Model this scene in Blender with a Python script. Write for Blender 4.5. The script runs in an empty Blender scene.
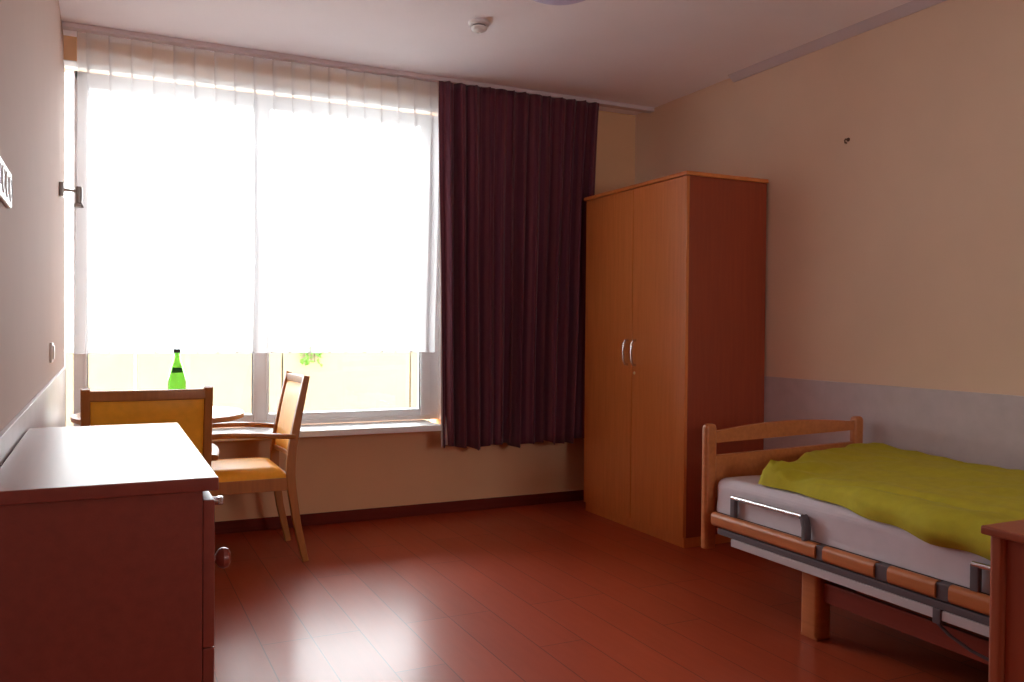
import bpy, bmesh, math, random
from mathutils import Vector, Matrix, noise
C = bpy.context.scene.collection
PI = math.pi
random.seed(4)

# ------------------------------------------------------------------ materials
def new_mat(name):
    m = bpy.data.materials.new(name); m.use_nodes = True
    nt = m.node_tree
    return m, nt, nt.nodes, nt.links, nt.nodes['Principled BSDF']

def setp(b, col=None, rough=None, metal=None, **kw):
    if col is not None: b.inputs['Base Color'].default_value = (*col, 1)
    if rough is not None: b.inputs['Roughness'].default_value = rough
    if metal is not None: b.inputs['Metallic'].default_value = metal
    for k, v in kw.items(): b.inputs[k.replace('_', ' ')].default_value = v

def coords(n, l, scale=(1, 1, 1), kind='Object', rot=(0, 0, 0)):
    tc = n.new('ShaderNodeTexCoord'); mp = n.new('ShaderNodeMapping')
    mp.inputs['Scale'].default_value = scale; mp.inputs['Rotation'].default_value = rot
    l.new(tc.outputs[kind], mp.inputs['Vector']); return mp.outputs['Vector']

def ramp(n, l, fac, stops):
    r = n.new('ShaderNodeValToRGB'); e = r.color_ramp.elements
    e[0].position, e[0].color = stops[0][0], (*stops[0][1], 1)
    e[1].position, e[1].color = stops[-1][0], (*stops[-1][1], 1)
    for p, c in stops[1:-1]:
        k = e.new(p); k.color = (*c, 1)
    l.new(fac, r.inputs['Fac']); return r.outputs['Color']

def bump(n, l, b, height, strength, dist=0.01):
    bp = n.new('ShaderNodeBump'); bp.inputs['Strength'].default_value = strength
    bp.inputs['Distance'].default_value = dist
    l.new(height, bp.inputs['Height']); l.new(bp.outputs['Normal'], b.inputs['Normal']); return bp

def tex_noise(n, l, vec, scale, detail=4, rough=.55):
    t = n.new('ShaderNodeTexNoise'); t.inputs['Scale'].default_value = scale
    t.inputs['Detail'].default_value = detail; t.inputs['Roughness'].default_value = rough
    l.new(vec, t.inputs['Vector']); return t.outputs['Fac']

def wood(name, dark, light, rough=.35, axis='z', coat=.0, spec=.5, bmp=1):
    m, nt, n, l, b = new_mat(name)
    s = {'x': (1.2, 22, 22), 'y': (22, 1.2, 22), 'z': (22, 22, 1.2)}[axis]
    v = coords(n, l, s)
    f = tex_noise(n, l, v, 2.2, 5, .6)
    l.new(ramp(n, l, f, [(.3, dark), (.7, light)]), b.inputs['Base Color'])
    setp(b, rough=rough); b.inputs['Coat Weight'].default_value = coat
    b.inputs['Specular IOR Level'].default_value = spec
    if bmp: bump(n, l, b, f, .05, .002)
    return m

def plain(name, col, rough=.5, metal=0, var=.0, vs=40, bmp=.0, spec=.5):
    m, nt, n, l, b = new_mat(name); setp(b, col, rough, metal)
    b.inputs['Specular IOR Level'].default_value = spec
    v = coords(n, l)
    f = tex_noise(n, l, v, vs)
    if var:
        lo = tuple(max(0, c * (1 - var)) for c in col); hi = tuple(min(1, c * (1 + var)) for c in col)
        l.new(ramp(n, l, f, [(.3, lo), (.7, hi)]), b.inputs['Base Color'])
    if bmp: bump(n, l, b, f, bmp, .004)
    return m

M = {}
M['wall_window'] = plain('cream_wall_floor_bounce_tint', (.80, .49, .28), .8, var=.02, vs=3, spec=.2)  # cream wall with the warm light bounced off the floor put into its colour
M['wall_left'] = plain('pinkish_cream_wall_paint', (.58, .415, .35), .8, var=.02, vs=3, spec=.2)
M['wall'] = plain('cream_wall_paint', (.80, .59, .435), .8, var=.02, vs=3, bmp=0, spec=.2)
M['ceiling'] = plain('ceiling_paint', (.94, .89, .93), .85, var=.012, vs=3, spec=.2)
M['panel'] = plain('wall_guard_laminate', (.57, .48, .49), .45, var=.05, vs=14, bmp=.03)
M['strip'] = plain('greyish_lilac_cable_duct', (.66, .56, .58), .7)
M['soffit'] = plain('white_reveal_paint', (.9, .89, .87), .6)
M['frame'] = plain('white_window_plastic', (.92, .92, .93), .35)
M['gasket'] = plain('grey_rubber_gasket', (.12, .12, .14), .6)
M['sill'] = plain('white_sill_stone', (.86, .85, .84), .35, var=.02, vs=60)
M['base'] = wood('dark_red_baseboard', (.13, .016, .011), (.18, .024, .014), .7, 'x', spec=.15)
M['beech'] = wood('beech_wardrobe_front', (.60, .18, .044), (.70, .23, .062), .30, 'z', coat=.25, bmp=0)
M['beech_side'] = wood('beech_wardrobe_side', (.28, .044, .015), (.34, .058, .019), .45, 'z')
M['bedwood'] = wood('beech_bed_wood', (.43, .13, .04), (.54, .175, .055), .38, 'y')
M['nightwood'] = wood('reddish_nightstand_wood', (.30, .062, .022), (.37, .082, .03), .45, 'z')
M['chestwood'] = wood('reddish_chest_laminate', (.22, .036, .022), (.27, .046, .028), .33, 'y', bmp=0, spec=.5)
M['chairwood'] = wood('stained_chair_beech', (.36, .125, .022), (.46, .17, .032), .42, 'z')
M['tablewood'] = wood('table_top_beech', (.55, .27, .13), (.64, .33, .17), .25, 'x')
M['chrome'] = plain('brushed_chrome', (.72, .72, .75), .22, 1)
M['steel'] = plain('brushed_steel', (.42, .40, .38), .35, 1)
M['alu'] = plain('pale_painted_steel_rail', (.52, .46, .48), .45, 0)
M['greyplastic'] = plain('dark_grey_plastic', (.10, .075, .085), .45)
M['blackplastic'] = plain('black_plastic', (.015, .015, .02), .4)
M['whiteplastic'] = plain('white_plastic', (.82, .80, .80), .35)
M['lamp'] = plain('violet_white_lamp_shade', (.62, .57, .78), .35)
M['brass'] = plain('brass_lock', (.75, .6, .35), .3, 1)
M['upholstery'] = plain('orange_yellow_upholstery', (.92, .42, .024), .5, var=.06, vs=30, bmp=.05, spec=.35)
M['sheet'] = plain('lilac_white_sheet', (.60, .53, .57), .85, var=.03, vs=18, bmp=.15)
M['duvet'] = plain('lime_green_cotton', (.42, .355, .010), .9, var=.06, vs=26, bmp=.3)
M['lining'] = plain('pale_curtain_lining', (.78, .67, .65), .9, var=.03)
M['plaster'] = plain('pale_yellow_outdoor_render', (.33, .295, .215), .9, var=.05, vs=3)
M['paving'] = plain('pale_paving', (.80, .78, .75), .9, var=.05, vs=5)
M['leaf'] = plain('green_leaves', (.16, .40, .05), .6, var=.3, vs=6)
M['bark'] = plain('brown_bark', (.16, .10, .06), .9, var=.3, vs=20)
M['nail'] = plain('brown_iron', (.13, .06, .03), .6)
M['label'] = plain('green_paper_label', (.01, .16, .02), .6)

def floor_mat():
    m, nt, n, l, b = new_mat('red_brown_laminate_floor')
    tc = n.new('ShaderNodeTexCoord'); sx = n.new('ShaderNodeSeparateXYZ'); l.new(tc.outputs['Object'], sx.inputs[0])
    ad = n.new('ShaderNodeMath'); ad.operation = 'ADD'; ad.inputs[1].default_value = 3.72 - .153; l.new(sx.outputs['X'], ad.inputs[0])
    ay = n.new('ShaderNodeMath'); ay.operation = 'ADD'; ay.inputs[1].default_value = 10.0; l.new(sx.outputs['Y'], ay.inputs[0])
    cb = n.new('ShaderNodeCombineXYZ'); l.new(ay.outputs[0], cb.inputs['X']); l.new(ad.outputs[0], cb.inputs['Y'])
    br = n.new('ShaderNodeTexBrick'); l.new(cb.outputs[0], br.inputs['Vector'])
    br.inputs['Scale'].default_value = 1; br.inputs['Brick Width'].default_value = 1.2; br.inputs['Row Height'].default_value = .186
    br.inputs['Mortar Size'].default_value = .0022; br.inputs['Mortar Smooth'].default_value = .2
    br.offset = .37; br.offset_frequency = 3; br.squash = 1
    br.inputs['Color1'].default_value = (.36, .048, .013, 1); br.inputs['Color2'].default_value = (.43, .062, .018, 1)
    br.inputs['Mortar'].default_value = (.18, .028, .010, 1)
    v = coords(n, l, (18, 1.6, 1)); f = tex_noise(n, l, v, 2, 5, .6)
    mx = n.new('ShaderNodeMixRGB'); mx.blend_type = 'MULTIPLY'; mx.inputs['Fac'].default_value = .6
    l.new(br.outputs['Color'], mx.inputs['Color1'])
    l.new(ramp(n, l, f, [(.15, (.72, .70, .68)), (.85, (1, 1, 1))]), mx.inputs['Color2'])
    l.new(mx.outputs[0], b.inputs['Base Color'])
    f2 = tex_noise(n, l, coords(n, l, (3, 1.2, 1)), 2.5, 3)
    rr = n.new('ShaderNodeMapRange'); rr.inputs['To Min'].default_value = .50; rr.inputs['To Max'].default_value = .62
    l.new(f2, rr.inputs['Value']); l.new(rr.outputs[0], b.inputs['Roughness'])
    iv = n.new('ShaderNodeMath'); iv.operation = 'SUBTRACT'; iv.inputs[0].default_value = 1; l.new(br.outputs['Fac'], iv.inputs[1])
    bump(n, l, b, iv.outputs[0], .12, .001)
    b.inputs['Specular IOR Level'].default_value = .2; b.inputs['Coat Weight'].default_value = .5; b.inputs['Coat Roughness'].default_value = .25
    return m
M['floor'] = floor_mat()

def curtain_mat():
    m, nt, n, l, b = new_mat('plum_striped_curtain_cloth')
    tc = n.new('ShaderNodeTexCoord'); 
    w = n.new('ShaderNodeTexWave'); w.wave_type = 'BANDS'; w.bands_direction = 'X'
    w.inputs['Scale'].default_value = 14; w.inputs['Distortion'].default_value = .3
    l.new(tc.outputs['UV'], w.inputs['Vector'])
    l.new(ramp(n, l, w.outputs['Fac'], [(.35, (.098, .016, .036)), (.8, (.150, .034, .050))]), b.inputs['Base Color'])
    setp(b, rough=.85); b.inputs['Sheen Weight'].default_value = .12
    return m
M['curtain'] = curtain_mat()

def sheer_mat():
    m, nt, n, l, b = new_mat('white_sheer_voile')
    n.remove(b); out = n['Material Output']
    tr = n.new('ShaderNodeBsdfTransparent'); tr.inputs[0].default_value = (.80, .80, .81, 1)
    tl = n.new('ShaderNodeBsdfTranslucent'); tl.inputs[0].default_value = (.93, .92, .94, 1)
    df = n.new('ShaderNodeBsdfDiffuse'); df.inputs[0].default_value = (.90, .88, .90, 1)
    a = n.new('ShaderNodeMixShader'); a.inputs[0].default_value = .36; l.new(tl.outputs[0], a.inputs[1]); l.new(df.outputs[0], a.inputs[2])
    c = n.new('ShaderNodeMixShader'); c.inputs[0].default_value = .47; l.new(tr.outputs[0], c.inputs[1]); l.new(a.outputs[0], c.inputs[2])
    l.new(c.outputs[0], out.inputs['Surface'])
    return m
M['sheer'] = sheer_mat()

def pane_mat():
    m, nt, n, l, b = new_mat('clear_window_glass')
    n.remove(b); out = n['Material Output']
    tr = n.new('ShaderNodeBsdfTransparent'); tr.inputs[0].default_value = (.96, .98, .97, 1)
    gl = n.new('ShaderNodeBsdfGlossy'); gl.inputs['Roughness'].default_value = .02
    fr = n.new('ShaderNodeFresnel'); fr.inputs['IOR'].default_value = 1.45
    c = n.new('ShaderNodeMixShader'); l.new(fr.outputs[0], c.inputs[0]); l.new(tr.outputs[0], c.inputs[1]); l.new(gl.outputs[0], c.inputs[2])
    l.new(c.outputs[0], out.inputs['Surface'])
    return m
M['pane'] = pane_mat()

def bottle_mat():
    m, nt, n, l, b = new_mat('green_bottle_glass')
    setp(b, (.40, .76, .27), .03); b.inputs['Transmission Weight'].default_value = 1; b.inputs['IOR'].default_value = 1.3
    return m
M['bottle'] = bottle_mat()

# ------------------------------------------------------------------ mesh helpers
def box(bm, x0, x1, y0, y1, z0, z1, bev=0, seg=2, mat=None):
    r = bmesh.ops.create_cube(bm, size=1)
    vs = r['verts']
    for v in vs:
        v.co = Vector((x0 + (v.co.x + .5) * (x1 - x0), y0 + (v.co.y + .5) * (y1 - y0), z0 + (v.co.z + .5) * (z1 - z0)))
        if mat is not None: v.co = mat @ v.co
    if bev:
        es = list({e for v in vs for e in v.link_edges})
        bmesh.ops.bevel(bm, geom=es, offset=bev, segments=seg, profile=.5, affect='EDGES', clamp_overlap=True)
    return bm

def frame_axes(d, up=Vector((0, 0, 1))):
    d = d.normalized()
    if abs(d.dot(up)) > .98: up = Vector((0, 1, 0))
    s = d.cross(up).normalized(); u = s.cross(d).normalized()
    return s, u

def sweep(bm, pts, sec, closed_sec=True, up=Vector((0, 0, 1)), cap=True):
    """sec: one list of (s,u) or a list per point"""
    pts = [Vector(p) for p in pts]; rings = []
    for i, p in enumerate(pts):
        d = (pts[min(i + 1, len(pts) - 1)] - pts[max(i - 1, 0)])
        s, u = frame_axes(d, up)
        sc = sec[i] if isinstance(sec[0], list) else sec
        rings.append([bm.verts.new(p + s * a + u * b) for a, b in sc])
    k = len(rings[0])
    for i in range(len(rings) - 1):
        for j in range(k):
            bm.faces.new((rings[i][j], rings[i][(j + 1) % k], rings[i + 1][(j + 1) % k], rings[i + 1][j]))
    if cap:
        bm.faces.new(rings[0][::-1]); bm.faces.new(rings[-1])
    return rings

def circ(r, k=12): return [(r * math.cos(2 * PI * i / k), r * math.sin(2 * PI * i / k)) for i in range(k)]
def rrect(w, h, r, k=3):
    o = []
    for cx, cy, a0 in ((w / 2 - r, h / 2 - r, 0), (-w / 2 + r, h / 2 - r, 90), (-w / 2 + r, -h / 2 + r, 180), (w / 2 - r, -h / 2 + r, 270)):
        for i in range(k + 1):
            a = math.radians(a0 + 90 * i / k); o.append((cx + r * math.cos(a), cy + r * math.sin(a)))
    return o
def tube(bm, pts, r, k=12): return sweep(bm, pts, circ(r, k))

def lathe(bm, prof, k=32, mat=Matrix()):
    rings = []
    for r, z in prof:
        if r < 1e-6: rings.append([bm.verts.new(mat @ Vector((0, 0, z)))])
        else: rings.append([bm.verts.new(mat @ Vector((r * math.cos(2 * PI * i / k), r * math.sin(2 * PI * i / k), z))) for i in range(k)])
    for a, b in zip(rings, rings[1:]):
        for i in range(k):
            j = (i + 1) % k
            if len(a) == 1 and len(b) == 1: continue
            if len(a) == 1: bm.faces.new((a[0], b[j], b[i]))
            elif len(b) == 1: bm.faces.new((a[i], a[j], b[0]))
            else: bm.faces.new((a[i], a[j], b[j], b[i]))
    return rings

def obj(name, bm, mat, parent=None, smooth=True, angle=35, loc=None):
    bmesh.ops.recalc_face_normals(bm, faces=bm.faces)
    me = bpy.data.meshes.new(name); bm.to_mesh(me); bm.free()
    me.materials.append(mat if not isinstance(mat, str) else M[mat])
    if smooth:
        me.shade_smooth()
        try: me.set_sharp_from_angle(angle=math.radians(angle))
        except Exception: pass
    o = bpy.data.objects.new(name, me); C.objects.link(o)
    if smooth:
        wn = o.modifiers.new('weighted_normals', 'WEIGHTED_NORMAL'); wn.keep_sharp = True; wn.weight = 100
    if parent is not None: o.parent = parent
    if loc is not None: o.location = loc
    return o
def B(): return bmesh.new()
def bx(name, mat, parent, *a, bev=.002, **kw): return obj(name, box(B(), *a, bev=bev, **kw), mat, parent)

def tag(o, label, cat, group=None):
    o['label'] = label; o['category'] = cat
    if group: o['group'] = group
    return o
def thing(name, label, cat, loc=(0, 0, 0), rz=0, group=None):
    o = bpy.data.objects.new(name, None); C.objects.link(o); o.location = loc; o.rotation_euler = (0, 0, rz)
    o.empty_display_size = .1
    return tag(o, label, cat, group)
def struct(name, bm, mat, parent=None, **kw):
    o = obj(name, bm, mat, parent, **kw)
    if parent is None: o['kind'] = 'structure'
    return o

# ------------------------------------------------------------------ room
L, R, W, H, BK = -.195, 3.386, 5.03, 2.698, -1.6
PF = 5.12                                   # window frame front plane
WX1, WZ0, WZ1 = 1.95, .592, 2.572           # window opening
struct('floor', box(B(), L - .2, R + .2, BK - .2, W + .2, -.12, 0), 'floor')
struct('ceiling', box(B(), L - .2, R + .2, BK - .2, W + .2, H, H + .12), 'ceiling')
struct('wall_left', box(B(), L - .2, L, BK - .2, W + .25, 0, H), 'wall_left')
struct('wall_right', box(B(), R, R + .2, BK - .2, W + .25, 0, H), 'wall')
BW0, BW1, BZ0, BZ1 = 1.6, 2.6, 1.15, 2.15
b = B(); box(b, L, BW0, BK - .2, BK, 0, H); box(b, BW1, R, BK - .2, BK, 0, H); box(b, BW0, BW1, BK - .2, BK, 0, BZ0); box(b, BW0, BW1, BK - .2, BK, BZ1, H)
struct('wall_back', b, 'wall')
b = B()
box(b, BW0, BW0 + .07, BK - .16, BK - .09, BZ0, BZ1, .003); box(b, BW1 - .07, BW1, BK - .16, BK - .09, BZ0, BZ1, .003)
box(b, BW0 + .07, BW1 - .07, BK - .16, BK - .09, BZ0, BZ0 + .07, .003); box(b, BW0 + .07, BW1 - .07, BK - .16, BK - .09, BZ1 - .07, BZ1, .003)
w2 = struct('added_fill_window', b, 'frame')  # unseen window added behind the camera to let in fill daylight
obj('pane', box(B(), BW0 + .07, BW1 - .07, BK - .125, BK - .120, BZ0 + .07, BZ1 - .07), 'pane', w2, smooth=False)
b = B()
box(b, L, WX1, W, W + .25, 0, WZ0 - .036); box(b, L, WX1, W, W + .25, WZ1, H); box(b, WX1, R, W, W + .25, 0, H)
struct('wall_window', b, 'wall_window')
b = B(); box(b, -9, 15, W + .02, W + .25, H + .12, 9); box(b, -9, L - .2, W + .02, W + .25, -.15, H + .12); box(b, R + .2, 15, W + .02, W + .25, -.15, H + .12)
struct('wall_outside', b, 'plaster')
b = B(); box(b, L, WX1, W + .001, PF + .06, WZ1 - .004, WZ1); box(b, WX1 - .004, WX1, W + .001, PF + .06, WZ0, WZ1)
struct('trim_1', b, 'soffit')                                     # white plastered reveal
# window: outer frame, mullion, two sashes with glass
win = thing('window_1', 'x', 'x'); del win['label']; del win['category']; win['kind'] = 'structure'
win.location = (0, PF, 0)
z0, z1 = WZ0, WZ1 - .026
b = B()
box(b, -.150, -.145 + .05, 0, .07, z0, z1, .003); box(b, WX1 - .06, WX1 - .004, 0, .07, z0, z1, .003)
box(b, L + .05, WX1 - .06, 0, .07, z0, z0 + .03, .003); box(b, L + .05, WX1 - .06, 0, .07, z1 - .04, z1, .003)
box(b, .80, .86, .0, .07, z0 + .03, z1 - .04, .003)
obj('window_frame', b, 'frame', win)
obj('pane', box(B(), -.150, WX1 - .004, .02, .024, z1 + .001, WZ1 - .005), 'pane', win, smooth=False)
obj('pane', box(B(), L + .001, -.151, .02, .024, z0, WZ1 - .005), 'pane', win, smooth=False)
for (a, c) in ((-.097, .80), (.86, WX1 - .06)):
    b = B(); t = .055; zl, zh = z0 + .03, z1 - .04
    if c < 1: g0, g1 = a + .014, c - .015
    else: g0, g1 = a + .015, c - .067
    box(b, a, g0, -.012, .055, zl, zh, .004); box(b, g1, c, -.012, .055, zl, zh, .004)
    box(b, g0, g1, -.012, .055, zl, zl + .042, .004); box(b, g0, g1, -.012, .055, zh - .045, zh, .004)
    s = obj('sash', b, 'frame', win)
    b = B(); q = .005
    box(b, g0, g0 + q, .010, .018, zl + .042, zh - .045); box(b, g1 - q, g1, .010, .018, zl + .042, zh - .045)
    obj('gasket', b, 'gasket', s)
    b = B(); box(b, g0, g1, .02, .024, zl + .042, zh - .045)
    obj('pane', b, 'pane', s, smooth=False)
# window sill
struct('trim_2', box(B(), L + .001, 1.848, 4.795, PF, WZ0 - .036, WZ0, .004), 'sill')
struct('baseboard_window', box(B(), L, 3.385, W - .016, W, 0, .07, .003), 'base')
struct('baseboard_left', box(B(), L, L + .014, BK, W - .016, 0, .07, .003), 'base')
struct('baseboard_right', box(B(), R - .014, R, BK, W - .016, 0, .07, .003), 'base')
# pale wall-guard panels
struct('trim_3', box(B(), R - .012, R, BK, 4.9, .07, .922, .002), 'panel')
struct('trim_4', box(B(), L, L + .012, BK, W - .001, .07, .958, .002), 'panel')
# ceiling strip above the right wall
b = B()
sec = [(R - .055, H), (R, H), (R, H - .036), (R - .012, H - .036)]
v0 = [b.verts.new((x, 3.985, z)) for x, z in sec]; v1 = [b.verts.new((x, BK, z)) for x, z in sec]
b.faces.new(v0); b.faces.new(v1[::-1])
for i in range(4): b.faces.new((v0[i], v0[(i + 1) % 4], v1[(i + 1) % 4], v1[i]))
struct('trim_5', b, 'strip')
# door in the wall behind the camera
b = B(); box(b, .10, .95, BK, BK + .03, 0, 2.05, .004)
dr = struct('door_1', b, 'bedwood')
b = B(); box(b, .03, .10, BK, BK + .05, 0, 2.12, .004); box(b, .95, 1.02, BK, BK + .05, 0, 2.12, .004); box(b, .10, .95, BK, BK + .05, 2.05, 2.12, .004)
obj('door_frame', b, 'frame', dr)
b = B(); tube(b, [(.18, BK + .03, 1.02), (.18, BK + .08, 1.02), (.30, BK + .08, 1.02)], .01)
obj('door_handle', b, 'chrome', dr)

# ------------------------------------------------------------------ outdoors
struct('ground', box(B(), -8, 14, W + .25, 22, -.3, -.15), 'paving')
b = B()
for i in range(14):
    x = -6 + i * 1.25
    box(b, x, x + 1.235, 8.0, 8.16, -.15, .95, .004)
o = obj('garden_wall', b, 'plaster'); tag(o, 'pale yellow rendered garden wall seen outside below the sheer curtain hem', 'wall')
sh = thing('garden_shrub', 'small green tuft of leaves hanging over the pale garden wall outside', 'shrub', (1.75, 8.10, .952))
b = B()
for i in range(5):
    a = -2.4 + i * .4; tube(b, [(.01 * i, .0, .0), (.03 * (i - 2), -.06, .05), (.03 * (i - 2), -.125, .0), (.035 * (i - 2), -.14, -.10)], .004, 6)
obj('stem', b, 'bark', sh)
b = B()
for i in range(90):
    p = Vector((random.uniform(-.10, .10), random.uniform(-.20, -.125), random.uniform(-.13, .06)))
    r = Matrix.Rotation(random.uniform(0, 6.28), 3, 'Z') @ Matrix.Rotation(random.uniform(-1, 1), 3, 'X')
    q = [(0, -.025, 0), (.015, 0, .006), (0, .03, 0), (-.015, 0, .006)]
    b.faces.new([b.verts.new(p + r @ Vector(k)) for k in q])
obj('foliage', b, 'leaf', sh, smooth=False)

# ------------------------------------------------------------------ curtains
TY = 4.825
b = B(); box(b, L + .002, R - .002, TY - .030, TY + .030, H - .026, H - .0005, .004)
o = obj('curtain_track', b, 'strip'); tag(o, 'pale curtain track along the ceiling above the window', 'curtain track')

def grid_mesh(f, nu, nv, uv=None):
    me_b = B(); lay = me_b.loops.layers.uv.new('UVMap')
    vs = [[me_b.verts.new(f(i / nu, j / nv)) for i in range(nu + 1)] for j in range(nv + 1)]
    for j in range(nv):
        for i in range(nu):
            fc = me_b.faces.new((vs[j][i], vs[j][i + 1], vs[j + 1][i + 1], vs[j + 1][i]))
            for lp, (a, c) in zip(fc.loops, ((i, j), (i + 1, j), (i + 1, j + 1), (i, j + 1))): lp[uv_l(me_b)].uv = (a / nu, c / nv)
    return me_b
def uv_l(b_): return b_.loops.layers.uv.active

NF = 19
jit = [random.uniform(-.25, .25) for _ in range(NF + 2)]
def sheer(u, v):
    top, bot = H - .027, 1.032
    z = top + (bot - top) * v
    t = u * NF; k = int(min(t, NF - 1e-6)); ft = t - k
    j = jit[k] * (1 - ft) + jit[k + 1] * ft
    x0, x1 = -.128, 1.832
    pitch = (x1 - x0) / NF
    ax = pitch * (.30 - .10 * min(1, max(0, v - .06) * 6)) * (1 + .6 * j); ay = .010 + .018 * min(1, v * 2)
    x = x0 + pitch * t + ax * math.sin(2 * PI * t) + .012 * math.sin(3.1 * v + 9 * j) * v
    y = TY + .022 + ay * math.sin(2 * PI * t) + .008 * math.sin(5 * u + 2.5 * v)
    return Vector((x, y, z))
bm_ = grid_mesh(sheer, NF * 16, 22)
sc_ = thing('sheer_curtain', 'white translucent sheer curtain with gathered heading hanging across the window', 'curtain', (0, 0, 0))
obj('voile', bm_, 'sheer', sc_)
b = grid_mesh(lambda u, v: sheer(u, 1 - .016 * v) + Vector((0, -.003, 0)), NF * 16, 1)
obj('hem', b, 'sheer', sc_)

ND = 13
jd = [random.uniform(-.5, .5) for _ in range(ND + 3)]
def drape(u, v, off=0, x0t=1.814, x0b=1.862):
    top, bot = H - .027, .447
    z = top + (bot - top) * v
    z += (.012 * math.sin(u * 21) + .008 * math.sin(u * 47)) * max(0, v - .9) * 10
    xl = x0t + (x0b - x0t) * v; xr = 2.935 - .085 * v ** .8
    t = u * ND; k = int(min(t, ND - 1e-6)); ft = t - k; s = ft * ft * (3 - 2 * ft)
    j = jd[k] * (1 - s) + jd[k + 1] * s
    ph = 2 * PI * t + 1.6 * j + .9 * j * v * 2
    amp = (.018 + .022 * min(1, v * 1.6)) * (1 + .7 * j) * min(1, .2 + u * 14)
    x = xl + (xr - xl) * u + .012 * math.sin(2 * ph) * (1 - u) * u * 3
    y = 4.797 + amp * math.sin(ph) + .006 * math.sin(2.3 * ph + 5 * u + 2 * v) + .004 * math.sin(9 * v + 12 * u) + off
    return Vector((x, y, z))
cu = thing('drape_curtain', 'dark plum striped drape pulled beside the window near the wardrobe', 'curtain', (0, 0, 0))
o = obj('curtain_panel', grid_mesh(drape, 360, 40), 'curtain', cu)
md = o.modifiers.new('thick', 'SOLIDIFY'); md.thickness = .003
def lin(u, v):
    p = drape(.05 * u, v * .998, 0); w = .002 + .004 * v + .022 * max(0, v - .6)
    return p + Vector((-w * (1 - u), .004 + .014 * u, 0))
o = obj('lining', grid_mesh(lin, 8, 30), 'lining', cu); o['label'] = 'pale lining edge'
md = o.modifiers.new('thick', 'SOLIDIFY'); md.thickness = .002

# ------------------------------------------------------------------ wardrobe
wx, wyn, wyf, wz = 2.812, 3.678, 4.735, 2.034
wd = thing('wardrobe', 'tall two-door beech wardrobe standing against the right wall', 'wardrobe', (wx, wyn, 0))
dw, dd = R - .016 - wx, wyf - wyn
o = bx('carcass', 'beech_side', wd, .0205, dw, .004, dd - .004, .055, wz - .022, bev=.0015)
bx('plinth', 'beech', wd, .012, dw - .01, .010, dd - .01, .0, .055, bev=.0015)
bx('top_board', 'beech', wd, -.012, dw, -.010, dd + .010, wz - .022, wz, bev=.004)
ym = dd * .485
for k, (a, c) in enumerate(((.004, ym - .0028), (ym + .0028, dd - .004))):
    d = bx('door', 'beech', wd, 0, .02, a, c, .058, wz - .024, bev=.0015)
    hy = ym - .042 if k == 0 else ym + .042
    b = B()
    pts = [(0.001, hy, .972), (-.020, hy, .975), (-.030, hy, .995), (-.034, hy, 1.045), (-.030, hy, 1.095), (-.020, hy, 1.115), (.001, hy, 1.118)]
    sweep(b, pts, rrect(.014, .008, .003, 2), up=Vector((0, 1, 0)))
    h_ = obj('handle', b, 'chrome', d); h_['label'] = 'curved chrome bow handle'
    if k == 0:
        b = B(); lathe(b, [(0, 0), (.009, 0), (.009, .004), (.004, .005), (0, .005)], 16, Matrix.Translation((0, hy + .012, .925)) @ Matrix.Rotation(-PI / 2, 4, 'Y'))
        q = obj('lock', b, 'brass', d); q['label'] = 'small brass lock'

# ------------------------------------------------------------------ chest of drawers
ch = thing('chest_of_drawers', 'reddish wooden chest of drawers with round knobs along the left wall in the foreground', 'chest of drawers', (0, 0, 0))
cx0, cx1, cy0, cy1, cz = -.178, .185, 1.585, 2.53, .910
bx('top_board', 'chestwood', ch, cx0, cx1, cy0, cy1, cz - .024, cz, bev=.003)
bx('body', 'chestwood', ch, cx0 + .004, cx1 - .026, cy0 + .012, cy1 - .012, .0, cz - .024, bev=.0015)
zz = [.075, .335, .60, .868]
for i in range(3):
    d = bx('drawer', 'chestwood', ch, cx1 - .0255, cx1 - .005, cy0 + .014, cy1 - .014, zz[i] + .0006, zz[i + 1] - .0006, bev=.003)
    zc = (zz[i] + zz[i + 1]) / 2
    for yy in (1.70, 2.40):
        b = B(); lathe(b, [(0, 0), (.010, 0), (.008, .012), (.017, .018), (.0205, .026), (.018, .035), (.010, .040), (0, .041)], 24,
                       Matrix.Translation((cx1 - .005, yy, zc)) @ Matrix.Rotation(PI / 2, 4, 'Y'))
        obj('knob', b, 'chestwood', d)
    if i == 2:
        b = B(); lathe(b, [(0, 0), (.008, 0), (.008, .012), (0, .013)], 16, Matrix.Translation((cx1 - .005, 1.66, .853)) @ Matrix.Rotation(PI / 2, 4, 'Y'))
        box(b, cx1 + .006, cx1 + .016, 1.652, 1.668, .846, .861, .002)
        q = obj('lock', b, 'chrome', d); q['label'] = 'small bright metal lock'

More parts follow.
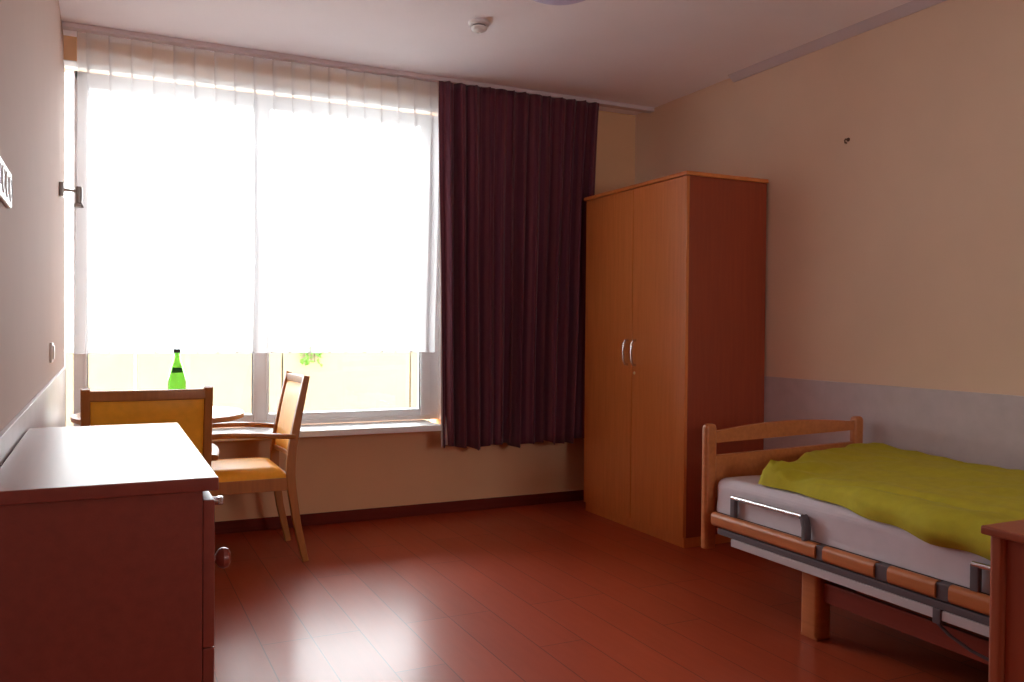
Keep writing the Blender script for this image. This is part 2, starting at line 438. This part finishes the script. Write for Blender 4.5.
# ------------------------------------------------------------------ armchairs
def make_chair(label, loc, rz):
    t = thing('armchair', label, 'chair', loc, rz, 'armchairs at the round table')
    hw = .2235
    # rear posts / rear legs
    def post_y(z):
        k = [(0, -.295), (.2, -.250), (.42, -.218), (.55, -.222), (.75, -.258), (.935, -.296)]
        for (a, ya), (c, yc) in zip(k, k[1:]):
            if z <= c: return ya + (yc - ya) * (z - a) / (c - a)
        return k[-1][1]
    for s in (-1, 1):
        b = B(); zs = [0, .1, .2, .3, .38, .44, .5, .58, .66, .75, .84, .90, .935]
        secs = []
        for z in zs:
            w = .034 - .006 * max(0, (.38 - z) / .38); dpt = .030 + .018 * (1 - abs(z - .45) / .5)
            secs.append(rrect(w, dpt, .006, 2))
        sweep(b, [(s * hw, post_y(z), z) for z in zs], secs, up=Vector((0, 1, 0)))
        obj('rear_leg', b, 'chairwood', t)
        # front legs run up to the arms
        b = B(); zs = [0, .15, .3, .42, .52, .622]
        secs = [rrect(.026 + .012 * min(1, z / .4), .026 + .014 * min(1, z / .4), .006, 2) for z in zs]
        sweep(b, [(s * (hw + .004 + .012 * max(0, z - .42)), .238 - .03 * max(0, (z - .42) / .2), z) for z in zs], secs, up=Vector((0, 1, 0)))
        obj('front_leg', b, 'chairwood', t)
        # arms: bowed outwards beside the rear post
        b = B(); pts = []; secs = []
        for i in range(15):
            q = i / 14; y = -.232 + .49 * q
            x = s * (hw + .012 + .028 * math.sin(PI * min(1, q * 1.15 + .18)))
            pts.append((x, y, .634 + .012 * math.sin(PI * q) - .012 * (q - 1) ** 2 * 0 + .010 * q))
            secs.append(rrect(.030 + .016 * math.sin(PI * min(1, q + .1)) + .008 * q, .024, .009, 3))
        sweep(b, pts, secs)
        obj('armrest', b, 'chairwood', t)
    # seat frame
    b = B()
    box(b, -hw + .012, hw - .012, .222, .250, .365, .428, .003); box(b, -hw + .012, hw - .012, -.228, -.202, .365, .428, .003)
    for s in (-1, 1): box(b, s * hw - .013, s * hw + .013, -.215, .235, .365, .428, .003)
    obj('seat_frame', b, 'chairwood', t)
    # seat cushion
    def cush(u, v):
        x = (u - .5) * 2; y = (v - .5) * 2
        e = max(0, 1 - max(abs(x), abs(y)) ** 8)
        return x, y
    b = B(); n = 14; top = []
    for j in range(n + 1):
        row = []
        for i in range(n + 1):
            x = -1 + 2 * i / n; y = -1 + 2 * j / n
            h = .440 + .042 * ((1 - abs(x) ** 6) * (1 - abs(y) ** 6)) ** .35
            row.append(b.verts.new((x * (.232 + .004 * y), .022 + y * .226, h)))
        top.append(row)
    bot = [[b.verts.new((v.co.x, v.co.y, .427)) for v in row] for row in top]
    for j in range(n):
        for i in range(n):
            b.faces.new((top[j][i], top[j][i + 1], top[j + 1][i + 1], top[j + 1][i]))
            b.faces.new((bot[j][i], bot[j + 1][i], bot[j + 1][i + 1], bot[j][i + 1]))
    for i in range(n):
        b.faces.new((top[0][i], bot[0][i], bot[0][i + 1], top[0][i + 1])); b.faces.new((top[n][i], top[n][i + 1], bot[n][i + 1], bot[n][i]))
        b.faces.new((top[i][0], top[i + 1][0], bot[i + 1][0], bot[i][0])); b.faces.new((top[i][n], bot[i][n], bot[i + 1][n], top[i + 1][n]))
    o = obj('seat_cushion', b, 'upholstery', t, angle=60); o['label'] = 'orange yellow padded seat'
    # top rail and upholstered back panel, both bowed backwards
    def bow(x): return -.022 * (1 - (x / hw) ** 2)
    b = B(); N = 12; wl = hw - .015
    pts = [(-wl + 2 * wl * i / N, post_y(.905) + bow(-wl + 2 * wl * i / N), .906) for i in range(N + 1)]
    sweep(b, pts, rrect(.024, .042, .006, 2)); obj('top_rail', b, 'chairwood', t)
    b = B(); N = 12
    pts = [(-wl + 2 * wl * i / N, post_y(.52) + bow(-wl + 2 * wl * i / N), .525) for i in range(N + 1)]
    sweep(b, pts, rrect(.022, .026, .005, 2)); obj('lower_rail', b, 'chairwood', t)
    b = B(); nx, nz = 14, 12; fr = []; bk = []
    for j in range(nz + 1):
        z = .538 + (.886 - .538) * j / nz; r1 = []; r2 = []
        for i in range(nx + 1):
            x = -1 + 2 * i / nx; zz_ = -1 + 2 * j / nz
            th = .006 + .016 * ((1 - abs(x) ** 6) * (1 - abs(zz_) ** 6)) ** .4
            X = x * (wl - .001); y = post_y(z) + bow(X)
            r1.append(b.verts.new((X, y + th, z))); r2.append(b.verts.new((X, y - th * .7, z)))
        fr.append(r1); bk.append(r2)
    for j in range(nz):
        for i in range(nx):
            b.faces.new((fr[j][i], fr[j][i + 1], fr[j + 1][i + 1], fr[j + 1][i])); b.faces.new((bk[j][i], bk[j + 1][i], bk[j + 1][i + 1], bk[j][i + 1]))
    for i in range(nx):
        b.faces.new((fr[0][i], bk[0][i], bk[0][i + 1], fr[0][i + 1])); b.faces.new((fr[nz][i], fr[nz][i + 1], bk[nz][i + 1], bk[nz][i]))
    for j in range(nz):
        b.faces.new((fr[j][0], fr[j + 1][0], bk[j + 1][0], bk[j][0])); b.faces.new((fr[j][nx], bk[j][nx], bk[j + 1][nx], fr[j + 1][nx]))
    o = obj('backrest_pad', b, 'upholstery', t, angle=60); o['label'] = 'orange yellow padded backrest'
    return t
def dup(root, label, loc, rz):
    r = root.copy(); C.objects.link(r); r.location = loc; r.rotation_euler = (0, 0, rz); r['label'] = label
    for c_ in list(root.children):
        d = c_.copy(); C.objects.link(d); d.parent = r
    return r
c1 = make_chair('wooden armchair behind the chest of drawers, its orange back turned to the camera', (.158, 3.915, 0), 0)
c2 = dup(c1, 'wooden armchair seen side on with yellow seat and arms, right of the table', (.62, 4.495, 0), PI / 2)

# ------------------------------------------------------------------ round table and bottle
TC = (.25, 4.50)
tb = thing('round_table', 'round wooden table in front of the window with a green bottle on it', 'table', (*TC, 0))
b = B(); lathe(b, [(0, .722), (.385, .722), (.393, .726), (.395, .736), (.393, .746), (.387, .750), (0, .750)], 64); obj('table_top', b, 'tablewood', tb)
b = B(); lathe(b, [(0, .06), (.04, .06), (.04, .70), (.10, .705), (.10, .722), (0, .722)], 24); obj('column', b, 'chairwood', tb)
for i in range(4):
    a = PI / 4 + i * PI / 2; b = B()
    sweep(b, [(.03 * math.cos(a), .03 * math.sin(a), .07), (.15 * math.cos(a), .15 * math.sin(a), .055), (.30 * math.cos(a), .30 * math.sin(a), .022)], [rrect(.05, .07, .01, 2), rrect(.05, .055, .01, 2), rrect(.045, .043, .01, 2)])
    obj('foot', b, 'chairwood', tb)
bt = thing('bottle', 'green glass water bottle with dark cap standing on the round table', 'bottle', (.325, 4.50, .7505))
prof = [(0, 0), (.036, 0), (.041, .004), (.0425, .012), (.0425, .150), (.041, .165), (.036, .190), (.027, .225), (.020, .250), (.0155, .270), (.0140, .290), (.0140, .304)]
inner = [(.0115, .304), (.0115, .290), (.013, .270), (.0175, .250), (.0245, .225), (.0335, .190), (.0385, .165), (.040, .150), (.040, .012), (.036, .007), (0, .006)]
b = B(); lathe(b, prof + inner, 40); obj('glass_body', b, 'bottle', bt)
b = B(); lathe(b, [(0, .316), (.0150, .316), (.0162, .312), (.0162, .296), (.0145, .296), (.0145, .3045), (0, .3045)], 28); q = obj('cap', b, 'blackplastic', bt); q['label'] = 'dark cap'
b = B()
for k_ in range(9):
    pass
rr = [(.0335, .1985), (.0278, .2235)]
ring = []
for i in range(13):
    a = -PI / 2 - .85 + 1.7 * i / 12
    ring.append([b.verts.new(((r + .0012) * math.cos(a), (r + .0012) * math.sin(a), z)) for r, z in rr])
for p_, q_ in zip(ring, ring[1:]): b.faces.new((p_[0], q_[0], q_[1], p_[1]))
q = obj('neck_label', b, 'label', bt); q['label'] = 'dark green neck label'
md = q.modifiers.new('thick', 'SOLIDIFY'); md.thickness = .0006

# ------------------------------------------------------------------ bed
BX0, BX1, BY0, BY1 = 2.372, 3.335, .86, 2.985
bd = thing('hospital_bed', 'wooden care bed with bowed footboard and adjustable frame along the right wall', 'bed', (0, 0, 0))
def endboard(name, yc, dz):
    b = B(); N = 20; xa, xb = BX0 + .05, BX1 - .05
    for (f0, f1) in ((lambda q: .684 + .020 * q + .0 * math.sin(PI * q), lambda q: .733 + .012 * q + .026 * math.sin(PI * q)), (lambda q: .33, lambda q: .628 + .018 * q)):
        lo_f = []; hi_f = []; lo_b = []; hi_b = []
        for i in range(N + 1):
            q = i / N; x = xa + (xb - xa) * q
            lo_f.append(b.verts.new((x, yc - .012, f0(q) + dz))); hi_f.append(b.verts.new((x, yc - .012, f1(q) + dz)))
            lo_b.append(b.verts.new((x, yc + .012, f0(q) + dz))); hi_b.append(b.verts.new((x, yc + .012, f1(q) + dz)))
        for i in range(N):
            b.faces.new((lo_f[i], lo_f[i + 1], hi_f[i + 1], hi_f[i])); b.faces.new((lo_b[i], hi_b[i], hi_b[i + 1], lo_b[i + 1]))
            b.faces.new((hi_f[i], hi_f[i + 1], hi_b[i + 1], hi_b[i])); b.faces.new((lo_f[i], lo_b[i], lo_b[i + 1], lo_f[i + 1]))
        for i in (0, N): b.faces.new((lo_f[i], hi_f[i], hi_b[i], lo_b[i]))
    o = obj(name, b, 'bedwood', bd)
    for x in (BX0 + .030, BX1 - .036):
        b = B(); sec = rrect(.062, .040, .015, 4)
        pts = [(x, yc, .222 + .528 * i / 10 + dz) for i in range(11)] + [(x, yc, .762 + dz), (x, yc, .768 + dz)]
        secs = [sec] * 10 + [rrect(.062, .040, .015, 4), rrect(.054, .034, .013, 4), rrect(.036, .022, .010, 4)]
        sweep(b, pts, secs, up=Vector((0, 1, 0)))
        obj('post', b, 'bedwood', o)
    return o
endboard('footboard', BY1 - .020, 0); endboard('headboard', BY0 - .02, .05)
b = B(); box(b, BX0 + .05, BX1 - .05, BY0 + .02, BY1 - .06, .335, .392, .004); obj('bed_frame', b, 'greyplastic', bd)
# wooden pads of the side rail, dark joints between them
segs = [(2.895, 2.305), (2.268, 2.040), (1.985, 1.805), (1.757, 1.56), (1.52, .95)]
for a, c in segs:
    b = B(); sweep(b, [(BX0 + .006, c, .366), (BX0 + .006, a, .366)], rrect(.040, .058, .018, 4)); obj('rail_pad', b, 'bedwood', bd)
for (a, c) in ((2.3045, 2.2685), (2.0395, 1.9855), (1.8045, 1.7575), (1.5595, 1.5205)):
    b = B(); box(b, BX0 - .008, BX0 + .03, c, a, .338, .392, .004); obj('rail_joint', b, 'greyplastic', bd)
b = B(); box(b, BX0 - .006, BX0 + .046, .95, 2.86, .308, .334, .003); obj('rail_channel', b, 'greyplastic', bd)
for a, c in ((2.77, 1.812), (1.782, .95)):
    b = B(); box(b, BX0 - .010, BX0 + .02, c, a, .276, .3075, .003); q = obj('steel_rail', b, 'alu', bd); q['label'] = 'pale steel rail'
b = B(); box(b, BX0 - .014, BX0 + .02, 1.782, 1.812, .262, .312, .004); obj('cable_clip', b, 'greyplastic', bd)
for (ya, yb) in ((2.795, 2.372), (1.70, 1.28)):
    mr = B(); o = None
    mb = B(); box(mb, BX0 + .004, BX0 + .024, ya - .03, ya, .392, .478, .005)
    sweep(mr, [(BX0 + .014, yb + .020, .478), (BX0 + .014, yb + .012, .472), (BX0 + .012, yb, .44), (BX0 + .006, yb - .006, .392)], rrect(.022, .034, .006, 2), up=Vector((1, 0, 0)))
    o = obj('guard_bracket', mr, 'greyplastic', bd); obj('guard_bracket', mb, 'greyplastic', bd)
    b = B(); tube(b, [(BX0 + .012, ya - .006, .476), (BX0 + .012, yb + .012, .478)], .0095, 12); q = obj('guard_bar', b, 'chrome', o); q['label'] = 'chrome grab bar'
for x in (BX0 + .105, BX1 - .105):
    for y in (2.41, 1.25):
        b = B(); secs = [rrect(.078, .094, .02, 3)] * 3
        sweep(b, [(x, y, .012), (x, y, .2), (x, y, .335)], secs, up=Vector((0, 1, 0))); box(b, x - .035, x + .035, y - .042, y + .042, 0, .013, .003)
        obj('leg', b, 'bedwood', bd)
for x in (BX0 + .105, BX1 - .105):
    b = B(); box(b, x - .012, x + .012, 1.298, 2.362, .15, .225, .004); obj('stretcher', b, 'chestwood', bd)
b = B(); box(b, BX0 + .15, BX1 - .15, 2.38, 2.44, .16, .26, .004); obj('crossbar', b, 'greyplastic', bd)
b = B(); box(b, BX0 + .30, BX0 + .55, 1.45, 2.1, .20, .334, .01); obj('lift_motor', b, 'blackplastic', bd)
b = B(); tube(b, [(BX0 - .002, 1.797, .285), (BX0 - .004, 1.797, .262), (BX0 + .002, 1.76, .235), (BX0 + .02, 1.70, .205), (BX0 + .03, 1.62, .19), (BX0 + .04, 1.5, .20), (BX0 + .06, 1.42, .30), (BX0 + .07, 1.40, .34)], .0055, 8)
obj('cable', b, 'greyplastic', bd)

# mattress (rests on the bed)
def mattress():
    b = B(); x0, x1, y0, y1, zb, zt = 2.402, 3.330, BY0 + .02, 2.940, .3925, .540
    nx, ny = 30, 60; r = .045
    xs = [x0 + (x1 - x0) * i / nx for i in range(nx + 1)]; 
    box(b, x0, x1, y0, y1, zb, zt)
    bmesh.ops.subdivide_edges(b, edges=b.edges[:], cuts=0)
    es = [e for e in b.edges if any(abs(v.co.z - zt) < 1e-6 for v in e.verts)]
    bmesh.ops.bevel(b, geom=es, offset=r, segments=6, profile=.5, affect='EDGES')
    bmesh.ops.triangulate(b, faces=b.faces[:])
    for _ in range(5):
        lg = [e for e in b.edges if e.calc_length() > .07]
        if not lg: break
        bmesh.ops.subdivide_edges(b, edges=lg, cuts=1)
        bmesh.ops.triangulate(b, faces=[f for f in b.faces if len(f.verts) > 3])
    for v in b.verts:
        if v.co.z > zb + .01:
            p = v.co
            w = noise.noise(Vector((p.x * 5, p.y * 3.2, p.z * 14))) * .5 + noise.noise(Vector((p.x * 9 + 3, p.y * 6, p.z * 22))) * .25
            v.co += v.normal * (w * .006 - .003) if v.normal.length > 0 else Vector()
    return b
o = obj('mattress', mattress(), 'sheet', angle=80)
tag(o, 'pale lilac sheeted mattress lying on the care bed', 'mattress')

# duvet: puffy folded cover, draped over the front edge of the mattress
def duvet():
    b = B(); NU, NV = 110, 70
    xf, zt, r = 2.3935, .5435, .05
    def base(a):      # path up the mattress side then over its top; a = 0 at z .45 on the side
        s0 = zt - r - .45
        if a < s0: return Vector((xf, 0, .45 + a)), Vector((-1, 0, 0))
        q = (a - s0) / (r * PI / 2)
        if q < 1:
            an = q * PI / 2
            return Vector((xf + r - r * math.cos(an), 0, zt - r + r * math.sin(an))), Vector((-math.cos(an), 0, math.sin(an)))
        return Vector((xf + r + (a - s0 - r * PI / 2), 0, zt)), Vector((0, 0, 1))
    s_top = zt - r - .45 + r * PI / 2
    aend = s_top + (3.315 - xf - r)
    def a0(y):        # where the hem lies
        k = [(2.75, .128), (2.58, .122), (2.50, .128), (2.38, .118), (2.17, .090), (1.85, .055), (1.6, .045), (.8, .045)]
        for (p, ap), (q, aq) in zip(k, k[1:]):
            if y >= q: return ap + (aq - ap) * (y - p) / (q - p) if y <= p else ap
        return k[-1][1]
    top = []; bot = []
    for i in range(NU + 1):
        ui = i / NU; rt = []; rb = []
        for j in range(NV + 1):
            vj = j / NV
            yfoot = 2.70 - .06 * math.sin(PI * min(1, vj * 3)) + .18 * min(1, vj * 1.3) + .012 * math.sin(vj * 17) ; yhead = 1.02
            y = yfoot + (yhead - yfoot) * ui
            s = a0(y) + .006 * math.sin(y * 23) ; a = s + (aend - s) * vj
            P, N_ = base(a); P.y = y
            d = min(ui * 1.66, (1 - ui) * 1.66, vj * (aend - s), (1 - vj) * (aend - s) * 2)
            rr_ = .075 if vj * (aend - s) < ui * 1.66 else .045
            pr_ = math.sqrt(max(0, 1 - (1 - min(d / rr_, 1)) ** 2))
            T = .058 + .030 * min(1, vj * 1.7)
            foot = math.exp(-((ui * 1.66 - .03) / .10) ** 2)
            T += .030 * foot * (1 - .5 * vj)
            w = noise.noise(Vector((P.x * 4.5, y * 3.2, 1.3))) * .014 + noise.noise(Vector((P.x * 11, y * 9, 5))) * .006
            w += (.35 - abs(noise.noise(Vector((P.x * 7 + y * 3, y * 4 - P.x * 2, 2.2))))) * .014 + (.3 - abs(noise.noise(Vector((P.x * 16 - y * 5, y * 12, 7))))) * .005
            # radiating gathers at the foot corner and a long soft crease running back along the bed
            dx, dy = P.x - 2.40, y - 2.66
            ang = math.atan2(dx, -dy + .001); rad = math.hypot(dx, dy)
            w += .011 * math.sin(ang * 15 + 2) * math.exp(-(rad / .24) ** 2)
            w += .022 * math.exp(-(rad / .07) ** 2)
            cr = (P.x - 2.46) - .10 * math.sin((2.6 - y) * 1.6)
            w -= .017 * math.exp(-(cr / .024) ** 2) * min(1, max(0, (2.66 - y) * 4)) * (1 if y > 1.9 else max(0, 1 - (1.9 - y) * 3))
            th = max(0, (T + w)) * pr_
            rb.append(b.verts.new(P + N_ * .0015)); rt.append(b.verts.new(P + N_ * (.004 + th)))
        top.append(rt); bot.append(rb)
    for i in range(NU):
        for j in range(NV):
            b.faces.new((top[i][j], top[i + 1][j], top[i + 1][j + 1], top[i][j + 1])); b.faces.new((bot[i][j], bot[i][j + 1], bot[i + 1][j + 1], bot[i + 1][j]))
    for i in range(NU):
        b.faces.new((top[i][0], bot[i][0], bot[i + 1][0], top[i + 1][0])); b.faces.new((top[i][NV], top[i + 1][NV], bot[i + 1][NV], bot[i][NV]))
    for j in range(NV):
        b.faces.new((top[0][j], top[0][j + 1], bot[0][j + 1], bot[0][j])); b.faces.new((top[NU][j], bot[NU][j], bot[NU][j + 1], top[NU][j + 1]))
    return b
o = obj('duvet', duvet(), 'duvet', angle=80)
tag(o, 'lime green folded duvet spread over the mattress of the bed', 'duvet')

# ------------------------------------------------------------------ nightstand (front right, partly out of the photograph)
ns = thing('nightstand', 'reddish wooden nightstand at the right edge in front of the bed', 'nightstand', (0, 0, 0))
nx0, nx1, ny0, ny1, nz = 1.962, 2.34, .90, 1.352, .705
bx('top_board', 'nightwood', ns, nx0 - .014, nx1 + .004, ny0 - .01, ny1 + .015, nz - .022, nz, bev=.005)
for x in (nx0 + .015, nx1 - .015):
    for y in (ny0 + .02, ny1 - .018):
        b = B(); sweep(b, [(x, y, .0), (x, y, .3), (x, y, nz - .022)], rrect(.030, .040, .012, 4), up=Vector((0, 1, 0))); obj('post', b, 'nightwood', ns)
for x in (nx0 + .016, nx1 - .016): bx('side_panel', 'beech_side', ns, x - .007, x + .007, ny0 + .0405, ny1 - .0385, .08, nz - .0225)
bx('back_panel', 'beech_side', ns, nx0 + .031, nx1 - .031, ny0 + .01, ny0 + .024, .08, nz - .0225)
bx('bottom_board', 'nightwood', ns, nx0 + .0235, nx1 - .0235, ny0 + .025, ny1 - .04, .08, .10)
for a, c in ((.105, .49), (.495, .672)):
    d = bx('drawer', 'nightwood', ns, nx0 + .032, nx1 - .032, ny1 - .036, ny1 - .016, a, c, bev=.003)
    b = B(); lathe(b, [(0, 0), (.009, 0), (.008, .012), (.015, .02), (.012, .03), (0, .032)], 20, Matrix.Translation(((nx0 + nx1) / 2, ny1 - .016, (a + c) / 2)) @ Matrix.Rotation(-PI / 2, 4, 'X')); obj('knob', b, 'nightwood', d)

# ------------------------------------------------------------------ small fittings
so = thing('power_socket', 'white multi-gang power socket strip on the left wall', 'power socket', (L, 0, 0))
sy0, sg, sz0, sz1 = 1.885, .071, 1.436, 1.514
bx('frame', 'whiteplastic', so, .0, .010, sy0, sy0 + 4 * .071 + .008 - .004, sz0, sz1, bev=.004)
for i in range(4):
    yc = sy0 + .0395 + i * .071; zc = (sz0 + sz1) / 2
    b = B(); lathe(b, [(.0275, .0), (.0275, .012), (.0225, .0125), (.0195, .0105), (.0195, .0102), (0, .0102)], 24, Matrix.Translation((0, yc, zc)) @ Matrix.Rotation(PI / 2, 4, 'Y'))
    o = obj('socket', b, 'whiteplastic', so)
    b = B(); lathe(b, [(0, .0103), (.0155, .0103), (.0155, .0112), (0, .0112)], 20, Matrix.Translation((0, yc, zc)) @ Matrix.Rotation(PI / 2, 4, 'Y'))
    q = obj('recess', b, 'greyplastic', o); q['label'] = 'dark round plug recess'
sw = thing('light_switch', 'white light switch on the left wall near the window', 'light switch', (L, 3.83, 1.07))
bx('frame', 'whiteplastic', sw, 0, .010, -.04, .04, -.04, .04, bev=.003); bx('rocker', 'whiteplastic', sw, .009, .016, -.027, .027, -.027, .027, bev=.003)
wl_ = thing('wall_lamp', 'small brushed metal wall spotlight on the left wall beside the sheer curtain', 'lamp', (L, 4.56, 1.825))
bx('mount', 'steel', wl_, 0, .022, -.028, .028, -.034, .034, bev=.005)
b = B(); tube(b, [(.02, 0, .0), (.074, 0, -.004)], .0075, 10); obj('arm', b, 'steel', wl_)
b = B(); lathe(b, [(0, .022), (.013, .022), (.015, .018), (.015, -.055), (.022, -.062), (.024, -.076), (.020, -.076), (.014, -.06), (0, -.06)], 24, Matrix.Translation((.084, 0, -.004))); obj('lamp_head', b, 'steel', wl_)
sd = thing('smoke_detector', 'small white smoke detector on the ceiling', 'smoke detector', (1.668, 3.86, H))
b = B(); lathe(b, [(0, 0), (.052, 0), (.052, -.014), (.044, -.020), (0, -.020)], 32); o = obj('base', b, 'whiteplastic', sd)
b = B(); lathe(b, [(0, -.0205), (.034, -.0205), (.034, -.027), (0, -.027)], 32); q = obj('vent_ring', b, 'greyplastic', sd); q['label'] = 'dark vent ring'
b = B(); lathe(b, [(0, -.0275), (.040, -.0275), (.041, -.034), (.034, -.046), (.020, -.052), (.010, -.053), (.008, -.058), (0, -.059)], 32); obj('sensor_head', b, 'whiteplastic', sd)
cl = thing('ceiling_lamp', 'round violet white ceiling lamp at the top edge of the picture', 'lamp', (1.765, 3.21, H))
b = B(); lathe(b, [(0, 0), (.17, 0), (.17, -.018), (0, -.018)], 48); obj('base_plate', b, 'whiteplastic', cl)
b = B(); lathe(b, [(0, -.0185), (.19, -.0185)] + [(.19 * math.cos(a), -.0185 - .075 * math.sin(a)) for a in [PI / 2 * i / 12 for i in range(1, 13)]], 48); obj('lamp_shade', b, 'lamp', cl)
hk = thing('wall_hook', 'tiny brown hook on the bare right wall', 'hook', (R, 3.12, 2.150))
b = B(); lathe(b, [(0, 0), (.010, 0), (.009, .004), (0, .004)], 16, Matrix.Rotation(-PI / 2, 4, 'Y')); obj('rosette', b, 'nail', hk)
b = B(); tube(b, [(-.003, 0, 0), (-.02, 0, 0), (-.026, 0, -.008), (-.022, 0, -.018), (-.012, 0, -.018)], .004, 8); obj('hook_wire', b, 'nail', hk)

# ------------------------------------------------------------------ light
w = bpy.data.worlds.new('overcast_sky'); bpy.context.scene.world = w; w.use_nodes = True
bg = w.node_tree.nodes['Background']; bg.inputs['Color'].default_value = (.95, .97, 1.0, 1); bg.inputs['Strength'].default_value = 12.5
def portal(w_, h_, loc, rx):
    la = bpy.data.lights.new('window_portal', 'AREA'); la.shape = 'RECTANGLE'; la.size = w_; la.size_y = h_
    la.cycles.is_portal = True
    lo = bpy.data.objects.new('window_portal', la); C.objects.link(lo); lo.location = loc; lo.rotation_euler = (rx, 0, 0)
portal(2.15, 2.0, ((L + WX1) / 2, PF + .14, (WZ0 + WZ1) / 2), -PI / 2)
portal(1.0, 1.0, ((BW0 + BW1) / 2, BK - .19, (BZ0 + BZ1) / 2), PI / 2)  # portal for the added fill window

# ------------------------------------------------------------------ camera
cam = bpy.data.cameras.new('camera'); co = bpy.data.objects.new('camera', cam); C.objects.link(co)
yaw, pitch, roll = map(math.radians, (25.777, -.833, .479))
F = Vector((math.sin(yaw) * math.cos(pitch), math.cos(yaw) * math.cos(pitch), math.sin(pitch)))
R0 = Vector((math.cos(yaw), -math.sin(yaw), 0)); U0 = R0.cross(F)
R1 = R0 * math.cos(roll) + U0 * math.sin(roll); U1 = -R0 * math.sin(roll) + U0 * math.cos(roll)
m = Matrix((R1, U1, -F)).transposed().to_4x4(); m.translation = (0, 0, 1.18); co.matrix_world = m
cam.sensor_width = 36; cam.lens = 844.07 / 1024 * 36; cam.clip_start = .05
sc = bpy.context.scene; sc.camera = co
sc.view_settings.view_transform = 'Standard'; sc.view_settings.look = 'None'; sc.view_settings.gamma = 1; sc.view_settings.exposure = .4
sc.view_settings.use_curve_mapping = False
sc.cycles.use_denoising = True
sc.cycles.max_bounces = 14; sc.cycles.diffuse_bounces = 8; sc.cycles.transparent_max_bounces = 24; sc.cycles.transmission_bounces = 10
sc.cycles.caustics_reflective = False; sc.cycles.caustics_refractive = False
sc.cycles.sample_clamp_indirect = 8
